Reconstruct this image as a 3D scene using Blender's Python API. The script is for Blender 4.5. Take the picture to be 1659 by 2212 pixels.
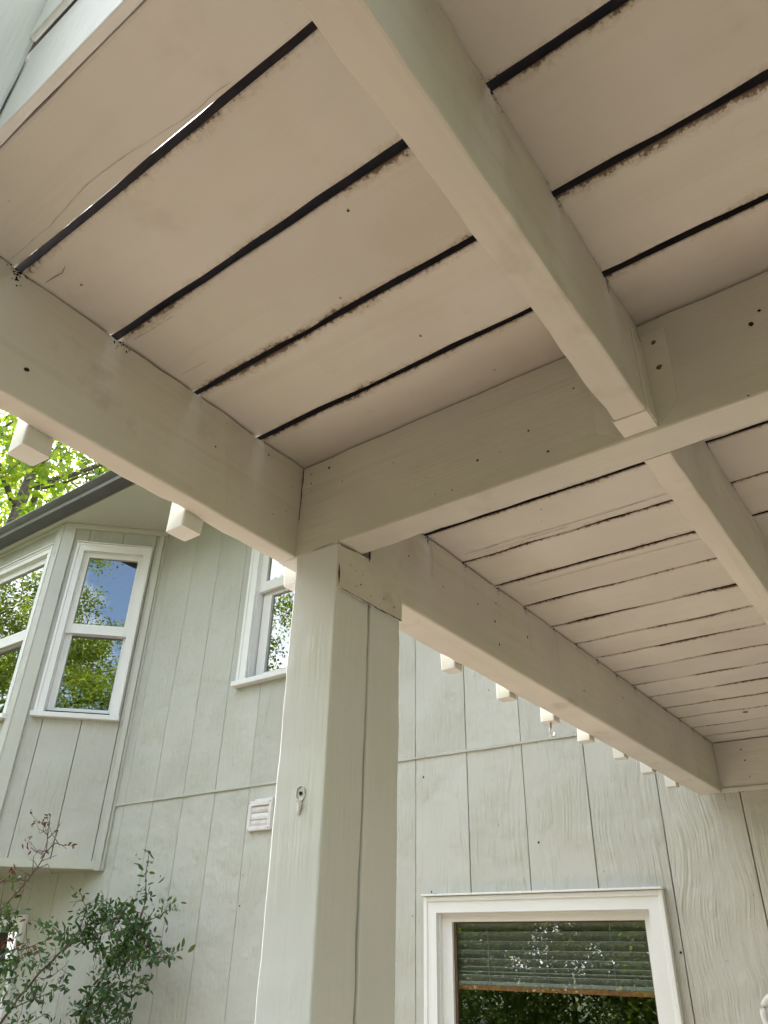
import bpy, math, random
import numpy as np
from mathutils import Matrix, Vector, noise

for o in list(bpy.data.objects):
    bpy.data.objects.remove(o)
sc = bpy.context.scene
COL = sc.collection
R = math.radians
EYE = 1.55                       # camera height above the ground; z values below are written relative to it

# ------------------------------------------------------------------ camera
cam_d = bpy.data.cameras.new('camera')
cam = bpy.data.objects.new('camera', cam_d)
COL.objects.link(cam)
az, pit, rol = R(37.3034), R(31.0092), R(1.4763)
F = Vector((-math.sin(az) * math.cos(pit), math.cos(az) * math.cos(pit), math.sin(pit)))
R0 = Vector((math.cos(az), math.sin(az), 0))
U0 = R0.cross(F)
RR = R0 * math.cos(rol) + U0 * math.sin(rol)
UU = -R0 * math.sin(rol) + U0 * math.cos(rol)
cam.matrix_world = Matrix(((RR.x, UU.x, -F.x, 0), (RR.y, UU.y, -F.y, 0), (RR.z, UU.z, -F.z, EYE), (0, 0, 0, 1)))
cam_d.sensor_fit = 'VERTICAL'
cam_d.sensor_height = 36
cam_d.sensor_width = 27
cam_d.lens = 36 * 1624.43 / 2212
cam_d.clip_start = 0.02
cam_d.clip_end = 2000
sc.camera = cam

# ------------------------------------------------------------------ sky and sun
SUN_EL, SUN_AZ = R(54), R(277)         # azimuth clockwise from +Y: the sun stands to the left, just behind the plane of the wall
world = bpy.data.worlds.new('World')
sc.world = world
world.use_nodes = True
wn, wl = world.node_tree.nodes, world.node_tree.links
wn.clear()
wo = wn.new('ShaderNodeOutputWorld')
bg = wn.new('ShaderNodeBackground')
bg.inputs['Strength'].default_value = 0.15
sky = wn.new('ShaderNodeTexSky')
sky.sky_type = 'NISHITA'
sky.sun_disc = False
sky.sun_elevation = SUN_EL
sky.sun_rotation = SUN_AZ
sky.air_density = 1.0
sky.dust_density = 1.5
tc = wn.new('ShaderNodeTexCoord')
cn = wn.new('ShaderNodeTexNoise')
cn.inputs['Scale'].default_value = 2.1
cn.inputs['Detail'].default_value = 7
cn.inputs['Roughness'].default_value = 0.58
cr = wn.new('ShaderNodeValToRGB')
cr.color_ramp.elements[0].position = 0.45
cr.color_ramp.elements[1].position = 0.60
cmix = wn.new('ShaderNodeMix')
cmix.data_type = 'RGBA'
cmix.inputs['B'].default_value = (11.2, 11.2, 11.3, 1)
cm_ = wn.new('ShaderNodeMapping')
cm_.inputs['Location'].default_value = (6.3, 0.3, 0.0)
wl.new(tc.outputs['Generated'], cm_.inputs['Vector'])
wl.new(cm_.outputs['Vector'], cn.inputs['Vector'])
wl.new(cn.outputs['Fac'], cr.inputs['Fac'])
wl.new(cr.outputs['Color'], cmix.inputs['Factor'])
wl.new(sky.outputs['Color'], cmix.inputs['A'])
wl.new(cmix.outputs['Result'], bg.inputs['Color'])
wl.new(bg.outputs['Background'], wo.inputs['Surface'])

sun_d = bpy.data.lights.new('sun', 'SUN')
sun_d.energy = 5.0
sun_d.angle = R(0.53)
sun_d.color = (1.0, 0.94, 0.84)
sun = bpy.data.objects.new('sun', sun_d)
COL.objects.link(sun)
sdir = Vector((math.sin(SUN_AZ) * math.cos(SUN_EL), math.cos(SUN_AZ) * math.cos(SUN_EL), math.sin(SUN_EL)))
sun.rotation_euler = sdir.to_track_quat('Z', 'Y').to_euler()
sun.location = sdir * 40

sc.render.engine = 'CYCLES'
sc.cycles.max_bounces = 6
sc.cycles.diffuse_bounces = 3
sc.cycles.glossy_bounces = 3
sc.cycles.transmission_bounces = 4
sc.cycles.transparent_max_bounces = 8
sc.cycles.adaptive_threshold = 0.02
sc.cycles.caustics_reflective = False
sc.cycles.caustics_refractive = False
vs = sc.view_settings
vs.view_transform = 'Standard'
vs.look = 'None'
vs.gamma = 1
vs.exposure = 1.82
vs.use_curve_mapping = False

# ------------------------------------------------------------------ helpers
WM = {}


def reg(o, mw, parent=None):
    COL.objects.link(o)
    WM[o.name] = mw
    if parent is not None:
        o.parent = parent
        o.matrix_basis = WM[parent.name].inverted() @ mw
    else:
        o.matrix_basis = mw
    return o


def tag(o, label=None, cat=None, group=None, kind=None):
    for k, v in (('label', label), ('category', cat), ('group', group), ('kind', kind)):
        if v:
            o[k] = v
    return o


def T(x, y, z, rz=0.0):
    return Matrix.Translation((x, y, z + EYE)) @ Matrix.Rotation(rz, 4, 'Z')


def empty(name, x, y, z, parent=None, rz=0.0):
    o = bpy.data.objects.new(name, None)
    o.empty_display_size = 0.1
    return reg(o, T(x, y, z, rz), parent)


def mesh(name, verts, faces, mats, mw, parent=None, midx=None, smooth=False):
    me = bpy.data.meshes.new(name)
    me.from_pydata([tuple(v) for v in verts], [], faces)
    for m in (mats if isinstance(mats, (list, tuple)) else [mats]):
        me.materials.append(m)
    if midx:
        me.polygons.foreach_set('material_index', midx)
    if smooth:
        me.polygons.foreach_set('use_smooth', [True] * len(me.polygons))
    me.update()
    return reg(bpy.data.objects.new(name, me), mw, parent)


def lumber_data(lx, ly, lz, axis, bev=0.004, jit=0.0006, seg=None, seed=0.0, side_mat=False):
    """rounded timber centred on the origin, long axis 'X', 'Y' or 'Z', edges slightly uneven"""
    L, a, b = {'X': (lx, ly, lz), 'Y': (ly, lx, lz), 'Z': (lz, lx, ly)}[axis]
    bev = min(bev, a * 0.3, b * 0.3)
    ha, hb = a / 2, b / 2
    c = bev * 0.29
    prof = []
    for sa, sb, flip in ((1, 1, 0), (-1, 1, 1), (-1, -1, 0), (1, -1, 1)):
        pts = [(sa * ha, sb * (hb - bev)), (sa * (ha - c), sb * (hb - c)), (sa * (ha - bev), sb * hb)]
        if flip:
            pts.reverse()
        prof += pts
    n = len(prof)
    seg = seg or max(1, min(100, int(L / 0.032)))
    V, Fc, MI = [], [], []
    for i in range(seg + 1):
        t = -L / 2 + L * i / seg
        for (p, q) in prof:
            j1 = noise.noise(Vector((t * 7.0 + seed, p * 9 + seed * 3, q * 9))) * jit
            j2 = noise.noise(Vector((t * 31.0 - seed, p * 11, q * 11 + seed))) * jit * 0.9
            j = j1 + j2
            p2, q2 = p + (j if p > 0 else -j), q + (j if q > 0 else -j)
            V.append({'X': (t, p2, q2), 'Y': (p2, t, q2), 'Z': (p2, q2, t)}[axis])
    rev = axis == 'Y'
    for i in range(seg):
        for k in range(n):
            f = [i * n + k, i * n + (k + 1) % n, (i + 1) * n + (k + 1) % n, (i + 1) * n + k]
            Fc.append(tuple(reversed(f)) if rev else tuple(f))
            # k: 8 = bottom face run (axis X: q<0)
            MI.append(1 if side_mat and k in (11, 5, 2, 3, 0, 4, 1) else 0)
    e0 = list(range(n))
    e1 = [seg * n + k for k in range(n)]
    Fc.append(tuple(e0 if rev else reversed(e0)))
    Fc.append(tuple(reversed(e1) if rev else e1))
    MI += [1 if side_mat else 0] * 2
    return V, Fc, MI


def lumber(name, x0, x1, y0, y1, z0, z1, axis, mats, parent, bev=0.004, jit=0.0006, seed=None, side=False, seg=None):
    seed = random.random() * 50 if seed is None else seed
    V, Fc, MI = lumber_data(x1 - x0, y1 - y0, z1 - z0, axis, bev, jit, seg, seed, side)
    return mesh(name, V, Fc, mats, T((x0 + x1) / 2, (y0 + y1) / 2, (z0 + z1) / 2), parent, MI if side else None)


class Face:
    """a wall plane: s runs right along it (seen from outside), d is the depth outward, z up"""
    def __init__(self, x, y, theta):
        self.x, self.y, self.th = x, y, theta

    def mw(self, s, d, z):
        c, n = math.cos(self.th), math.sin(self.th)
        return T(self.x + s * c + d * n, self.y + s * n - d * c, z, self.th)

    def box(self, name, s0, s1, z0, z1, d0, d1, mat, parent, bev=0.002, jit=0.0003, axis=None, seg=None):
        axis = axis or ('Z' if (z1 - z0) > (s1 - s0) else 'X')
        V, Fc, _ = lumber_data(s1 - s0, d1 - d0, z1 - z0, axis, bev, jit, seg, random.random() * 50)
        return mesh(name, V, Fc, mat, self.mw((s0 + s1) / 2, (d0 + d1) / 2, (z0 + z1) / 2), parent)

    def prism(self, name, poly, d0, d1, mat, parent):
        """polygon in (s, z), counter-clockwise seen from outside, extruded from depth d0 to d1"""
        cs = sum(p[0] for p in poly) / len(poly)
        cz = sum(p[1] for p in poly) / len(poly)
        n = len(poly)
        V = [(p[0] - cs, -d1, p[1] - cz) for p in poly] + [(p[0] - cs, -d0, p[1] - cz) for p in poly]
        Fc = [tuple(range(n)), tuple(reversed(range(n, 2 * n)))]
        for k in range(n):
            k2 = (k + 1) % n
            Fc.append((k2, k, k + n, k2 + n))
        return mesh(name, V, Fc, mat, self.mw(cs, 0, cz), parent)


def rect_minus(r, holes):
    out = [r]
    for h in holes:
        nxt = []
        for (a, b, c, d) in out:
            ha, hb, hc, hd = max(a, h[0]), min(b, h[1]), max(c, h[2]), min(d, h[3])
            if ha >= hb or hc >= hd:
                nxt.append((a, b, c, d))
                continue
            if hd < d:
                nxt.append((a, b, hd, d))
            if hc > c:
                nxt.append((a, b, c, hc))
            if ha > a:
                nxt.append((a, ha, hc, hd))
            if hb < b:
                nxt.append((hb, b, hc, hd))
        out = nxt
    return [q for q in out if q[1] - q[0] > 0.012 and q[3] - q[2] > 0.012]


def tube_data(pts, radii, sides=6):
    V, Fc = [], []
    pts = [Vector(p) for p in pts]
    for i, p in enumerate(pts):
        t = (pts[min(i + 1, len(pts) - 1)] - pts[max(i - 1, 0)])
        t = t.normalized() if t.length > 1e-9 else Vector((0, 0, 1))
        a = t.orthogonal().normalized() if abs(t.z) > 0.9 else t.cross(Vector((0, 0, 1))).normalized()
        b = t.cross(a)
        for k in range(sides):
            an = 2 * math.pi * k / sides
            V.append(p + (a * math.cos(an) + b * math.sin(an)) * radii[i])
    for i in range(len(pts) - 1):
        for k in range(sides):
            Fc.append((i * sides + k, i * sides + (k + 1) % sides, (i + 1) * sides + (k + 1) % sides, (i + 1) * sides + k))
    Fc.append(tuple(reversed(range(sides))))
    Fc.append(tuple(range((len(pts) - 1) * sides, len(pts) * sides)))
    return V, Fc


class Bag:
    def __init__(self):
        self.V, self.F = [], []

    def add(self, vf):
        o = len(self.V)
        self.V += list(vf[0])
        self.F += [tuple(i + o for i in f) for f in vf[1]]


# ------------------------------------------------------------------ materials
def nd(nt, kind, **kw):
    n = nt.nodes.new(kind)
    for k, v in kw.items():
        setattr(n, k, v)
    return n


def math_node(nt, op, a, b=None, c=None, clamp=False):
    n = nt.nodes.new('ShaderNodeMath')
    n.operation = op
    n.use_clamp = clamp
    for i, v in enumerate((a, b, c)):
        if v is None:
            continue
        if hasattr(v, 'links'):
            nt.links.new(v, n.inputs[i])
        else:
            n.inputs[i].default_value = v
    return n.outputs[0]


def mixc(nt, fac, a, b):
    n = nt.nodes.new('ShaderNodeMix')
    n.data_type = 'RGBA'
    for key, v in (('Factor', fac), ('A', a), ('B', b)):
        s = n.inputs[key] if key != 'Factor' else n.inputs[0]
        if key == 'A':
            s = n.inputs[6]
        if key == 'B':
            s = n.inputs[7]
        if hasattr(v, 'links'):
            nt.links.new(v, s)
        else:
            s.default_value = v if key == 'Factor' else (*v, 1)
    return n.outputs[2]


def ramp(nt, fac, lo, hi):
    n = nt.nodes.new('ShaderNodeMapRange')
    n.interpolation_type = 'SMOOTHSTEP'
    nt.links.new(fac, n.inputs[0])
    n.inputs[1].default_value = lo
    n.inputs[2].default_value = hi
    return n.outputs[0]


def noise_tex(nt, vec, scale, detail=4, rough=0.55, dist=0.0):
    n = nt.nodes.new('ShaderNodeTexNoise')
    n.inputs['Scale'].default_value = scale
    n.inputs['Detail'].default_value = detail
    n.inputs['Roughness'].default_value = rough
    n.inputs['Distortion'].default_value = dist
    nt.links.new(vec, n.inputs['Vector'])
    return n.outputs['Fac']


def base_mat(name):
    m = bpy.data.materials.new(name)
    m.use_nodes = True
    nt = m.node_tree
    bs = nt.nodes['Principled BSDF']
    return m, nt, bs


def obj_coords(nt, scale=(1, 1, 1), shift=True):
    t = nd(nt, 'ShaderNodeTexCoord')
    v = t.outputs['Object']
    if shift:
        oi = nd(nt, 'ShaderNodeObjectInfo')
        sh = nd(nt, 'ShaderNodeVectorMath', operation='SCALE')
        cx = nd(nt, 'ShaderNodeCombineXYZ')
        cx.inputs[0].default_value, cx.inputs[1].default_value, cx.inputs[2].default_value = 17.3, 9.1, 23.7
        nt.links.new(cx.outputs[0], sh.inputs[0])
        nt.links.new(oi.outputs['Random'], sh.inputs['Scale'])
        ad = nd(nt, 'ShaderNodeVectorMath', operation='ADD')
        nt.links.new(v, ad.inputs[0])
        nt.links.new(sh.outputs[0], ad.inputs[1])
        v = ad.outputs[0]
    raw = v
    mp = nd(nt, 'ShaderNodeMapping')
    mp.inputs['Scale'].default_value = scale
    nt.links.new(v, mp.inputs['Vector'])
    return raw, mp.outputs[0], t


def painted_wood(name, col, axis='X', grain=0.5, coarse=60, rough=0.6, dirt_shade=0.35, vary=0.06, edge_stain=None, cathedral=False, bumpdist=0.002):
    """painted timber: relief of the grain along one axis, blotches, specks of grime"""
    m, nt, bs = base_mat(name)
    st = {'X': (0.035, 1, 1), 'Y': (1, 0.035, 1), 'Z': (1, 1, 0.035)}[axis]
    raw, gv, tcn = obj_coords(nt, st)
    if cathedral:
        w = noise_tex(nt, raw, 2.2, 2, 0.5)
        sc_ = nd(nt, 'ShaderNodeVectorMath', operation='SCALE')
        cx = nd(nt, 'ShaderNodeCombineXYZ')
        cx.inputs[0].default_value = 0.12
        nt.links.new(cx.outputs[0], sc_.inputs[0])
        nt.links.new(w, sc_.inputs['Scale'])
        ad = nd(nt, 'ShaderNodeVectorMath', operation='ADD')
        nt.links.new(gv, ad.inputs[0])
        nt.links.new(sc_.outputs[0], ad.inputs[1])
        gv = ad.outputs[0]
    g1 = noise_tex(nt, gv, coarse, 3, 0.65)
    low = noise_tex(nt, raw, 4.0, 3, 0.6)
    patch = math_node(nt, 'MULTIPLY_ADD', ramp(nt, low, 0.38, 0.66), 0.8, 0.3)
    h = math_node(nt, 'MULTIPLY', g1, patch)
    h = math_node(nt, 'MULTIPLY_ADD', low, 0.8, h)
    fine = noise_tex(nt, raw, 120, 1, 0.6)
    h = math_node(nt, 'MULTIPLY_ADD', fine, 0.10, h)
    bp = nd(nt, 'ShaderNodeBump')
    bp.inputs['Strength'].default_value = grain
    bp.inputs['Distance'].default_value = bumpdist
    nt.links.new(h, bp.inputs['Height'])
    nt.links.new(bp.outputs[0], bs.inputs['Normal'])
    dk = tuple(c * (1 - vary * 2.4) for c in col)
    lt = tuple(min(1, c * (1 + vary)) for c in col)
    big = noise_tex(nt, raw, 1.7, 3, 0.6)
    c = mixc(nt, ramp(nt, big, 0.3, 0.7), dk, lt)
    c = mixc(nt, math_node(nt, 'MULTIPLY', ramp(nt, low, 0.35, 0.7), 0.5), c, (col[0] * 0.97, col[1] * 0.99, col[2] * 0.90))
    oi = nd(nt, 'ShaderNodeObjectInfo')
    c = mixc(nt, math_node(nt, 'MULTIPLY', oi.outputs['Random'], 0.28), c, (col[0] * 0.80, col[1] * 0.78, col[2] * 0.74))
    # hollows of the grain darkened: grime plus shade painted into the colour
    gr = math_node(nt, 'MULTIPLY', math_node(nt, 'MULTIPLY', ramp(nt, g1, 0.52, 0.30), patch), 0.03 + dirt_shade * 0.25)
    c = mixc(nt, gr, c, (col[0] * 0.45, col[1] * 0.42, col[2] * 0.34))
    # smudges and fly specks
    sm = math_node(nt, 'MULTIPLY', ramp(nt, noise_tex(nt, raw, 6.5, 4, 0.7), 0.56, 0.80), dirt_shade)
    c = mixc(nt, sm, c, (0.24, 0.19, 0.13))
    sp = math_node(nt, 'MULTIPLY', ramp(nt, fine, 0.80, 0.84), min(1, dirt_shade * 2.2))
    c = mixc(nt, sp, c, (0.05, 0.035, 0.025))
    if edge_stain:
        # tide marks left by water
        ringv = noise_tex(nt, raw, 3.1, 3, 0.5)
        rg = math_node(nt, 'ABSOLUTE', math_node(nt, 'SUBTRACT', ringv, 0.56))
        c = mixc(nt, math_node(nt, 'MULTIPLY', ramp(nt, rg, 0.05, 0.0), 0.05), c, (0.36, 0.27, 0.17))
        c = mixc(nt, math_node(nt, 'MULTIPLY', ramp(nt, ringv, 0.56, 0.70), 0.20), c, (0.45, 0.36, 0.26))
        # rot and mould that creeps in from the two long edges of a deck board
        sx = nd(nt, 'ShaderNodeSeparateXYZ')
        nt.links.new(tcn.outputs['Generated'], sx.inputs[0])
        gy = sx.outputs[1]
        d = math_node(nt, 'MULTIPLY', math_node(nt, 'MINIMUM', gy, math_node(nt, 'SUBTRACT', 1.0, gy)), 0.14)
        hf = noise_tex(nt, raw, 120, 4, 0.75)
        reach = math_node(nt, 'MULTIPLY', ramp(nt, low, 0.40, 0.75), 0.009 * edge_stain)
        reach = math_node(nt, 'MULTIPLY_ADD', math_node(nt, 'SUBTRACT', hf, 0.50), 0.026, reach)
        stn = math_node(nt, 'DIVIDE', math_node(nt, 'SUBTRACT', reach, d), 0.003, clamp=True)
        halo = math_node(nt, 'DIVIDE', math_node(nt, 'SUBTRACT', math_node(nt, 'MULTIPLY_ADD', reach, 1.2, 0.008), d), 0.014, clamp=True)
        c = mixc(nt, math_node(nt, 'MULTIPLY', halo, 0.55), c, (0.25, 0.17, 0.10))
        brown = mixc(nt, hf, (0.04, 0.026, 0.016), (0.12, 0.072, 0.038))
        c = mixc(nt, math_node(nt, 'MULTIPLY', stn, 0.85), c, brown)
    nt.links.new(c, bs.inputs['Base Color'])
    rn = math_node(nt, 'MULTIPLY_ADD', fine, 0.2, rough - 0.1)
    nt.links.new(rn, bs.inputs['Roughness'])
    bs.inputs['Specular IOR Level'].default_value = 0.35
    return m


def plain(name, col, rough=0.6, metal=0.0, vary=0.15, scale=20, bump=0.0, spec=0.4):
    m, nt, bs = base_mat(name)
    raw, gv, _ = obj_coords(nt)
    n = noise_tex(nt, raw, scale, 4)
    c = mixc(nt, ramp(nt, n, 0.3, 0.7), tuple(x * (1 - vary) for x in col), tuple(min(1, x * (1 + vary)) for x in col))
    nt.links.new(c, bs.inputs['Base Color'])
    bs.inputs['Roughness'].default_value = rough
    bs.inputs['Metallic'].default_value = metal
    bs.inputs['Specular IOR Level'].default_value = spec
    if bump:
        bp = nd(nt, 'ShaderNodeBump')
        bp.inputs['Strength'].default_value = bump
        bp.inputs['Distance'].default_value = 0.004
        nt.links.new(n, bp.inputs['Height'])
        nt.links.new(bp.outputs[0], bs.inputs['Normal'])
    return m


def leaf_mat(name, cols, trans=0.45, rough=0.45, tcol=None):
    m, nt, bs = base_mat(name)
    g = nd(nt, 'ShaderNodeNewGeometry')
    rp = nd(nt, 'ShaderNodeValToRGB')
    el = rp.color_ramp.elements
    el[0].color, el[1].color = (*cols[0], 1), (*cols[-1], 1)
    for i, c in enumerate(cols[1:-1]):
        e = el.new((i + 1) / (len(cols) - 1))
        e.color = (*c, 1)
    nt.links.new(g.outputs['Random Per Island'], rp.inputs[0])
    nt.links.new(rp.outputs[0], bs.inputs['Base Color'])
    bs.inputs['Roughness'].default_value = rough
    tr = nd(nt, 'ShaderNodeBsdfTranslucent')
    hs = nd(nt, 'ShaderNodeMix', data_type='RGBA', blend_type='MULTIPLY')
    hs.inputs[0].default_value = 1
    nt.links.new(rp.outputs[0], hs.inputs[6])
    hs.inputs[7].default_value = (*(tcol or (2.2, 2.0, 0.6)), 1)
    nt.links.new(hs.outputs[2], tr.inputs[0])
    mx = nd(nt, 'ShaderNodeMixShader')
    mx.inputs[0].default_value = trans
    nt.links.new(bs.outputs[0], mx.inputs[1])
    nt.links.new(tr.outputs[0], mx.inputs[2])
    nt.links.new(mx.outputs[0], nt.nodes['Material Output'].inputs['Surface'])
    return m


SAGE = (0.53, 0.53, 0.495)
CREAM = (0.65, 0.63, 0.60)
M = {}
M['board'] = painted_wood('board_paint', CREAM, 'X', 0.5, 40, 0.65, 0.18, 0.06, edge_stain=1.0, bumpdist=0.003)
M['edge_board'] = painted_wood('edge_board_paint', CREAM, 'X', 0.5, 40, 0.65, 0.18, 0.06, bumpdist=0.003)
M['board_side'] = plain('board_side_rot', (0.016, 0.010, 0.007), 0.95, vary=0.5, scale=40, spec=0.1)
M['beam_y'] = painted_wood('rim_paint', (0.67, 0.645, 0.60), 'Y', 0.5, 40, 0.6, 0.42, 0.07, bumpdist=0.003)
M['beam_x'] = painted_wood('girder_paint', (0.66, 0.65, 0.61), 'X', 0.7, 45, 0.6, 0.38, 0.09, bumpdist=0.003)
M['post'] = painted_wood('post_paint', (0.75, 0.765, 0.785), 'Z', 0.6, 75, 0.55, 0.06, 0.04, bumpdist=0.0035)  # siding's own paint, lightened to stand in for stronger light on the post
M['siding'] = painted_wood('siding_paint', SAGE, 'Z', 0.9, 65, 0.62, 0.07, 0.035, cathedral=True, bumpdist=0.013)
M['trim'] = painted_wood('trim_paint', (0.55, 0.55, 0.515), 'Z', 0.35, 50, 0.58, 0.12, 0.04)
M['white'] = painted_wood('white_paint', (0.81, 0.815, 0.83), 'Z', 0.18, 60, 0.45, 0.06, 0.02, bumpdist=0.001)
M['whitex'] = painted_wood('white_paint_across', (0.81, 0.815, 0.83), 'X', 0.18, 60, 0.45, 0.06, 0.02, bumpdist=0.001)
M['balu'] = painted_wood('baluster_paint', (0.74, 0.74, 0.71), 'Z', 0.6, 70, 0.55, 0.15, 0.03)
M['dark'] = plain('dark_wood', (0.02, 0.014, 0.01), 0.9, vary=0.5)
M['sheath'] = plain('dark_sheathing', (0.06, 0.055, 0.045), 0.9)
M['gutter'] = plain('gutter_paint', (0.085, 0.082, 0.085), 0.38, vary=0.12, scale=8, spec=0.5)
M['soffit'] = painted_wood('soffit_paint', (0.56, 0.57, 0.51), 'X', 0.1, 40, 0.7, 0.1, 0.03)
M['shingle'] = plain('roof_shingle', (0.09, 0.085, 0.08), 0.95, vary=0.4, scale=40, bump=0.5)
M['plastic'] = plain('white_plastic', (0.72, 0.70, 0.70), 0.4, vary=0.05, scale=30)
M['rust'] = plain('rusty_steel', (0.30, 0.12, 0.04), 0.7, vary=0.4, scale=150)
M['hook'] = plain('hook_coat', (0.78, 0.78, 0.74), 0.4, vary=0.1)
M['bark'] = plain('bark', (0.10, 0.08, 0.06), 0.95, vary=0.4, scale=12, bump=0.8)
M['stem'] = plain('shrub_stem', (0.13, 0.085, 0.065), 0.8, vary=0.4, scale=40)
M['room'] = plain('room_paint', (0.10, 0.09, 0.075), 0.9)
M['slat'] = plain('blind_slat', (0.50, 0.51, 0.48), 0.5, vary=0.05)
M['rail_wood'] = plain('blind_rail_wood', (0.50, 0.22, 0.09), 0.45, vary=0.2, scale=60)
M['ivory'] = plain('vent_dirt', (0.64, 0.60, 0.58), 0.5, vary=0.12, scale=25)
M['oak'] = leaf_mat('oak_leaf', [(0.08, 0.15, 0.02), (0.12, 0.20, 0.025), (0.17, 0.23, 0.03), (0.09, 0.16, 0.03)], 0.55)
M['yard_leaf'] = leaf_mat('yard_leaf', [(0.08, 0.14, 0.02), (0.13, 0.20, 0.03), (0.20, 0.25, 0.045)], 0.5)
M['fire'] = leaf_mat('firethorn_leaf', [(0.025, 0.065, 0.025), (0.04, 0.095, 0.035), (0.06, 0.125, 0.04), (0.03, 0.08, 0.03), (0.10, 0.15, 0.035)], 0.22, 0.30, (2.0, 2.0, 0.6))
M['dry'] = leaf_mat('dry_leaf', [(0.16, 0.05, 0.025), (0.10, 0.035, 0.02), (0.20, 0.09, 0.04)], 0.2, 0.6, (1.4, 1.2, 1.0))

# glass: a thin double pane, mirror-like at a slant, see-through otherwise
gm = bpy.data.materials.new('window_glass')
gm.use_nodes = True
nt = gm.node_tree
nt.nodes.clear()
go = nd(nt, 'ShaderNodeOutputMaterial')
gl = nd(nt, 'ShaderNodeBsdfGlossy')
gl.inputs['Roughness'].default_value = 0.0
gl.inputs['Color'].default_value = (0.97, 1.0, 0.99, 1)
gt = nd(nt, 'ShaderNodeBsdfTransparent')
gt.inputs['Color'].default_value = (0.72, 0.76, 0.74, 1)
# reflectance of the double pane by angle of incidence, the same from both sides
gg = nd(nt, 'ShaderNodeNewGeometry')
gd = nd(nt, 'ShaderNodeVectorMath', operation='DOT_PRODUCT')
nt.links.new(gg.outputs['Normal'], gd.inputs[0])
nt.links.new(gg.outputs['Incoming'], gd.inputs[1])
g1m = math_node(nt, 'SUBTRACT', 1.0, math_node(nt, 'ABSOLUTE', gd.outputs['Value']), clamp=True)
gfac = math_node(nt, 'MULTIPLY_ADD', math_node(nt, 'POWER', g1m, 5.0), 0.76, 0.24)
raw, _, _ = obj_coords(nt)
bp = nd(nt, 'ShaderNodeBump')
bp.inputs['Strength'].default_value = 0.012
bp.inputs['Distance'].default_value = 0.02
nt.links.new(noise_tex(nt, raw, 5.0, 1), bp.inputs['Height'])
nt.links.new(bp.outputs[0], gl.inputs['Normal'])
gx = nd(nt, 'ShaderNodeMixShader')
nt.links.new(gfac, gx.inputs[0])
nt.links.new(gt.outputs[0], gx.inputs[1])
nt.links.new(gl.outputs[0], gx.inputs[2])
nt.links.new(gx.outputs[0], go.inputs['Surface'])
M['glass'] = gm

# ground: grass and leaf litter
m, nt, bs = base_mat('lawn')
raw, _, _ = obj_coords(nt, shift=False)
c = mixc(nt, noise_tex(nt, raw, 0.6, 5), (0.045, 0.08, 0.02), (0.09, 0.09, 0.04))
nt.links.new(c, bs.inputs['Base Color'])
bs.inputs['Roughness'].default_value = 0.95
M['lawn'] = m
M['slab'] = plain('bounce_concrete', (0.45, 0.375, 0.305), 0.85, vary=0.1, scale=5, bump=0.15)  # pale so that it bounces light up under the deck
M['patio'] = plain('patio_stone', (0.085, 0.068, 0.054), 0.85, vary=0.12, scale=3, bump=0.2)

random.seed(4)

# ------------------------------------------------------------------ the setting
g = mesh('ground', [(-400, -400, 0), (400, -400, 0), (400, 400, 0), (-400, 400, 0)], [(0, 1, 2, 3)], M['lawn'], Matrix.Identity(4))
tag(g, kind='structure')
p = mesh('patio', [(-7, -9, .03), (6, -9, .03), (6, 3.2, .03), (-7, 3.2, .03), (-7, -9, -.05), (6, -9, -.05), (6, 3.2, -.05), (-7, 3.2, -.05)],
         [(0, 1, 2, 3), (4, 5, 1, 0), (5, 6, 2, 1), (7, 4, 0, 3)], M['patio'], Matrix.Identity(4))
tag(p, kind='structure')
p = mesh('bounce_slab', [(-3.2, .75, .06), (4.2, .75, .06), (4.2, 3.15, .06), (-3.2, 3.15, .06), (-3.2, .75, .0), (4.2, .75, .0), (4.2, 3.15, .0), (-3.2, 3.15, .0)],
         [(0, 1, 2, 3), (4, 5, 1, 0), (5, 6, 2, 1), (7, 4, 0, 3)], M['slab'], Matrix.Identity(4))
tag(p, kind='structure')  # unseen slab added to throw light onto the far deck boards

# ------------------------------------------------------------------ the house
YW = 3.186                     # face of the siding on the long wall; house coordinates scaled about the camera
ZG = -EYE
SOF = 2.953                    # soffit
house = empty('house', -2.0, YW + 0.1, ZG)
tag(house, 'pale sage house with vertical board siding, projecting bay and dark grey gutter', 'house')
WALL = Face(0.0, YW, 0.0)
BX, BY, BL = -5.173, 2.625, 0.794
ANG = Face(BX, BY, R(45))
FRONT = Face(0.0, BY, 0.0)
ZJL, ZJR = 0.866, 0.886        # the horizontal flashing where two courses of siding meet
ZB = 0.475                     # underside of the bay

win_right = (-2.125, -1.047, -0.95, 0.262)
win_mid = (-3.56, -2.72, 1.482, 2.79)
win_low = (-6.55, -5.346, -0.75, 0.220)
bay_hole = (-7.75, -4.70, ZB + 0.02, SOF)


def shrink(r, b):
    return (r[0] + b, r[1] - b, r[2] + b, r[3] - b)


wall = empty('wall', -2.0, YW, ZG, house)
# structural sheathing behind the boards, with openings
bag = Bag()
rects = rect_minus((-9.5, 5.0, ZG, SOF), [shrink(win_right, .06), shrink(win_mid, .06), shrink(win_low, .05), bay_hole])
for (a, b, c, d) in rects:
    bag.add(lumber_data(b - a, 0.1, d - c, 'X', 0.0005, 0, 1))
    n = 24
    for i in range(len(bag.V) - n, len(bag.V)):
        v = bag.V[i]
        bag.V[i] = (v[0] + (a + b) / 2, v[1] + YW + 0.017 + 0.05, v[2] + (c + d) / 2 + EYE)
mesh('sheathing', bag.V, bag.F, M['sheath'], Matrix.Identity(4), wall)

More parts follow.
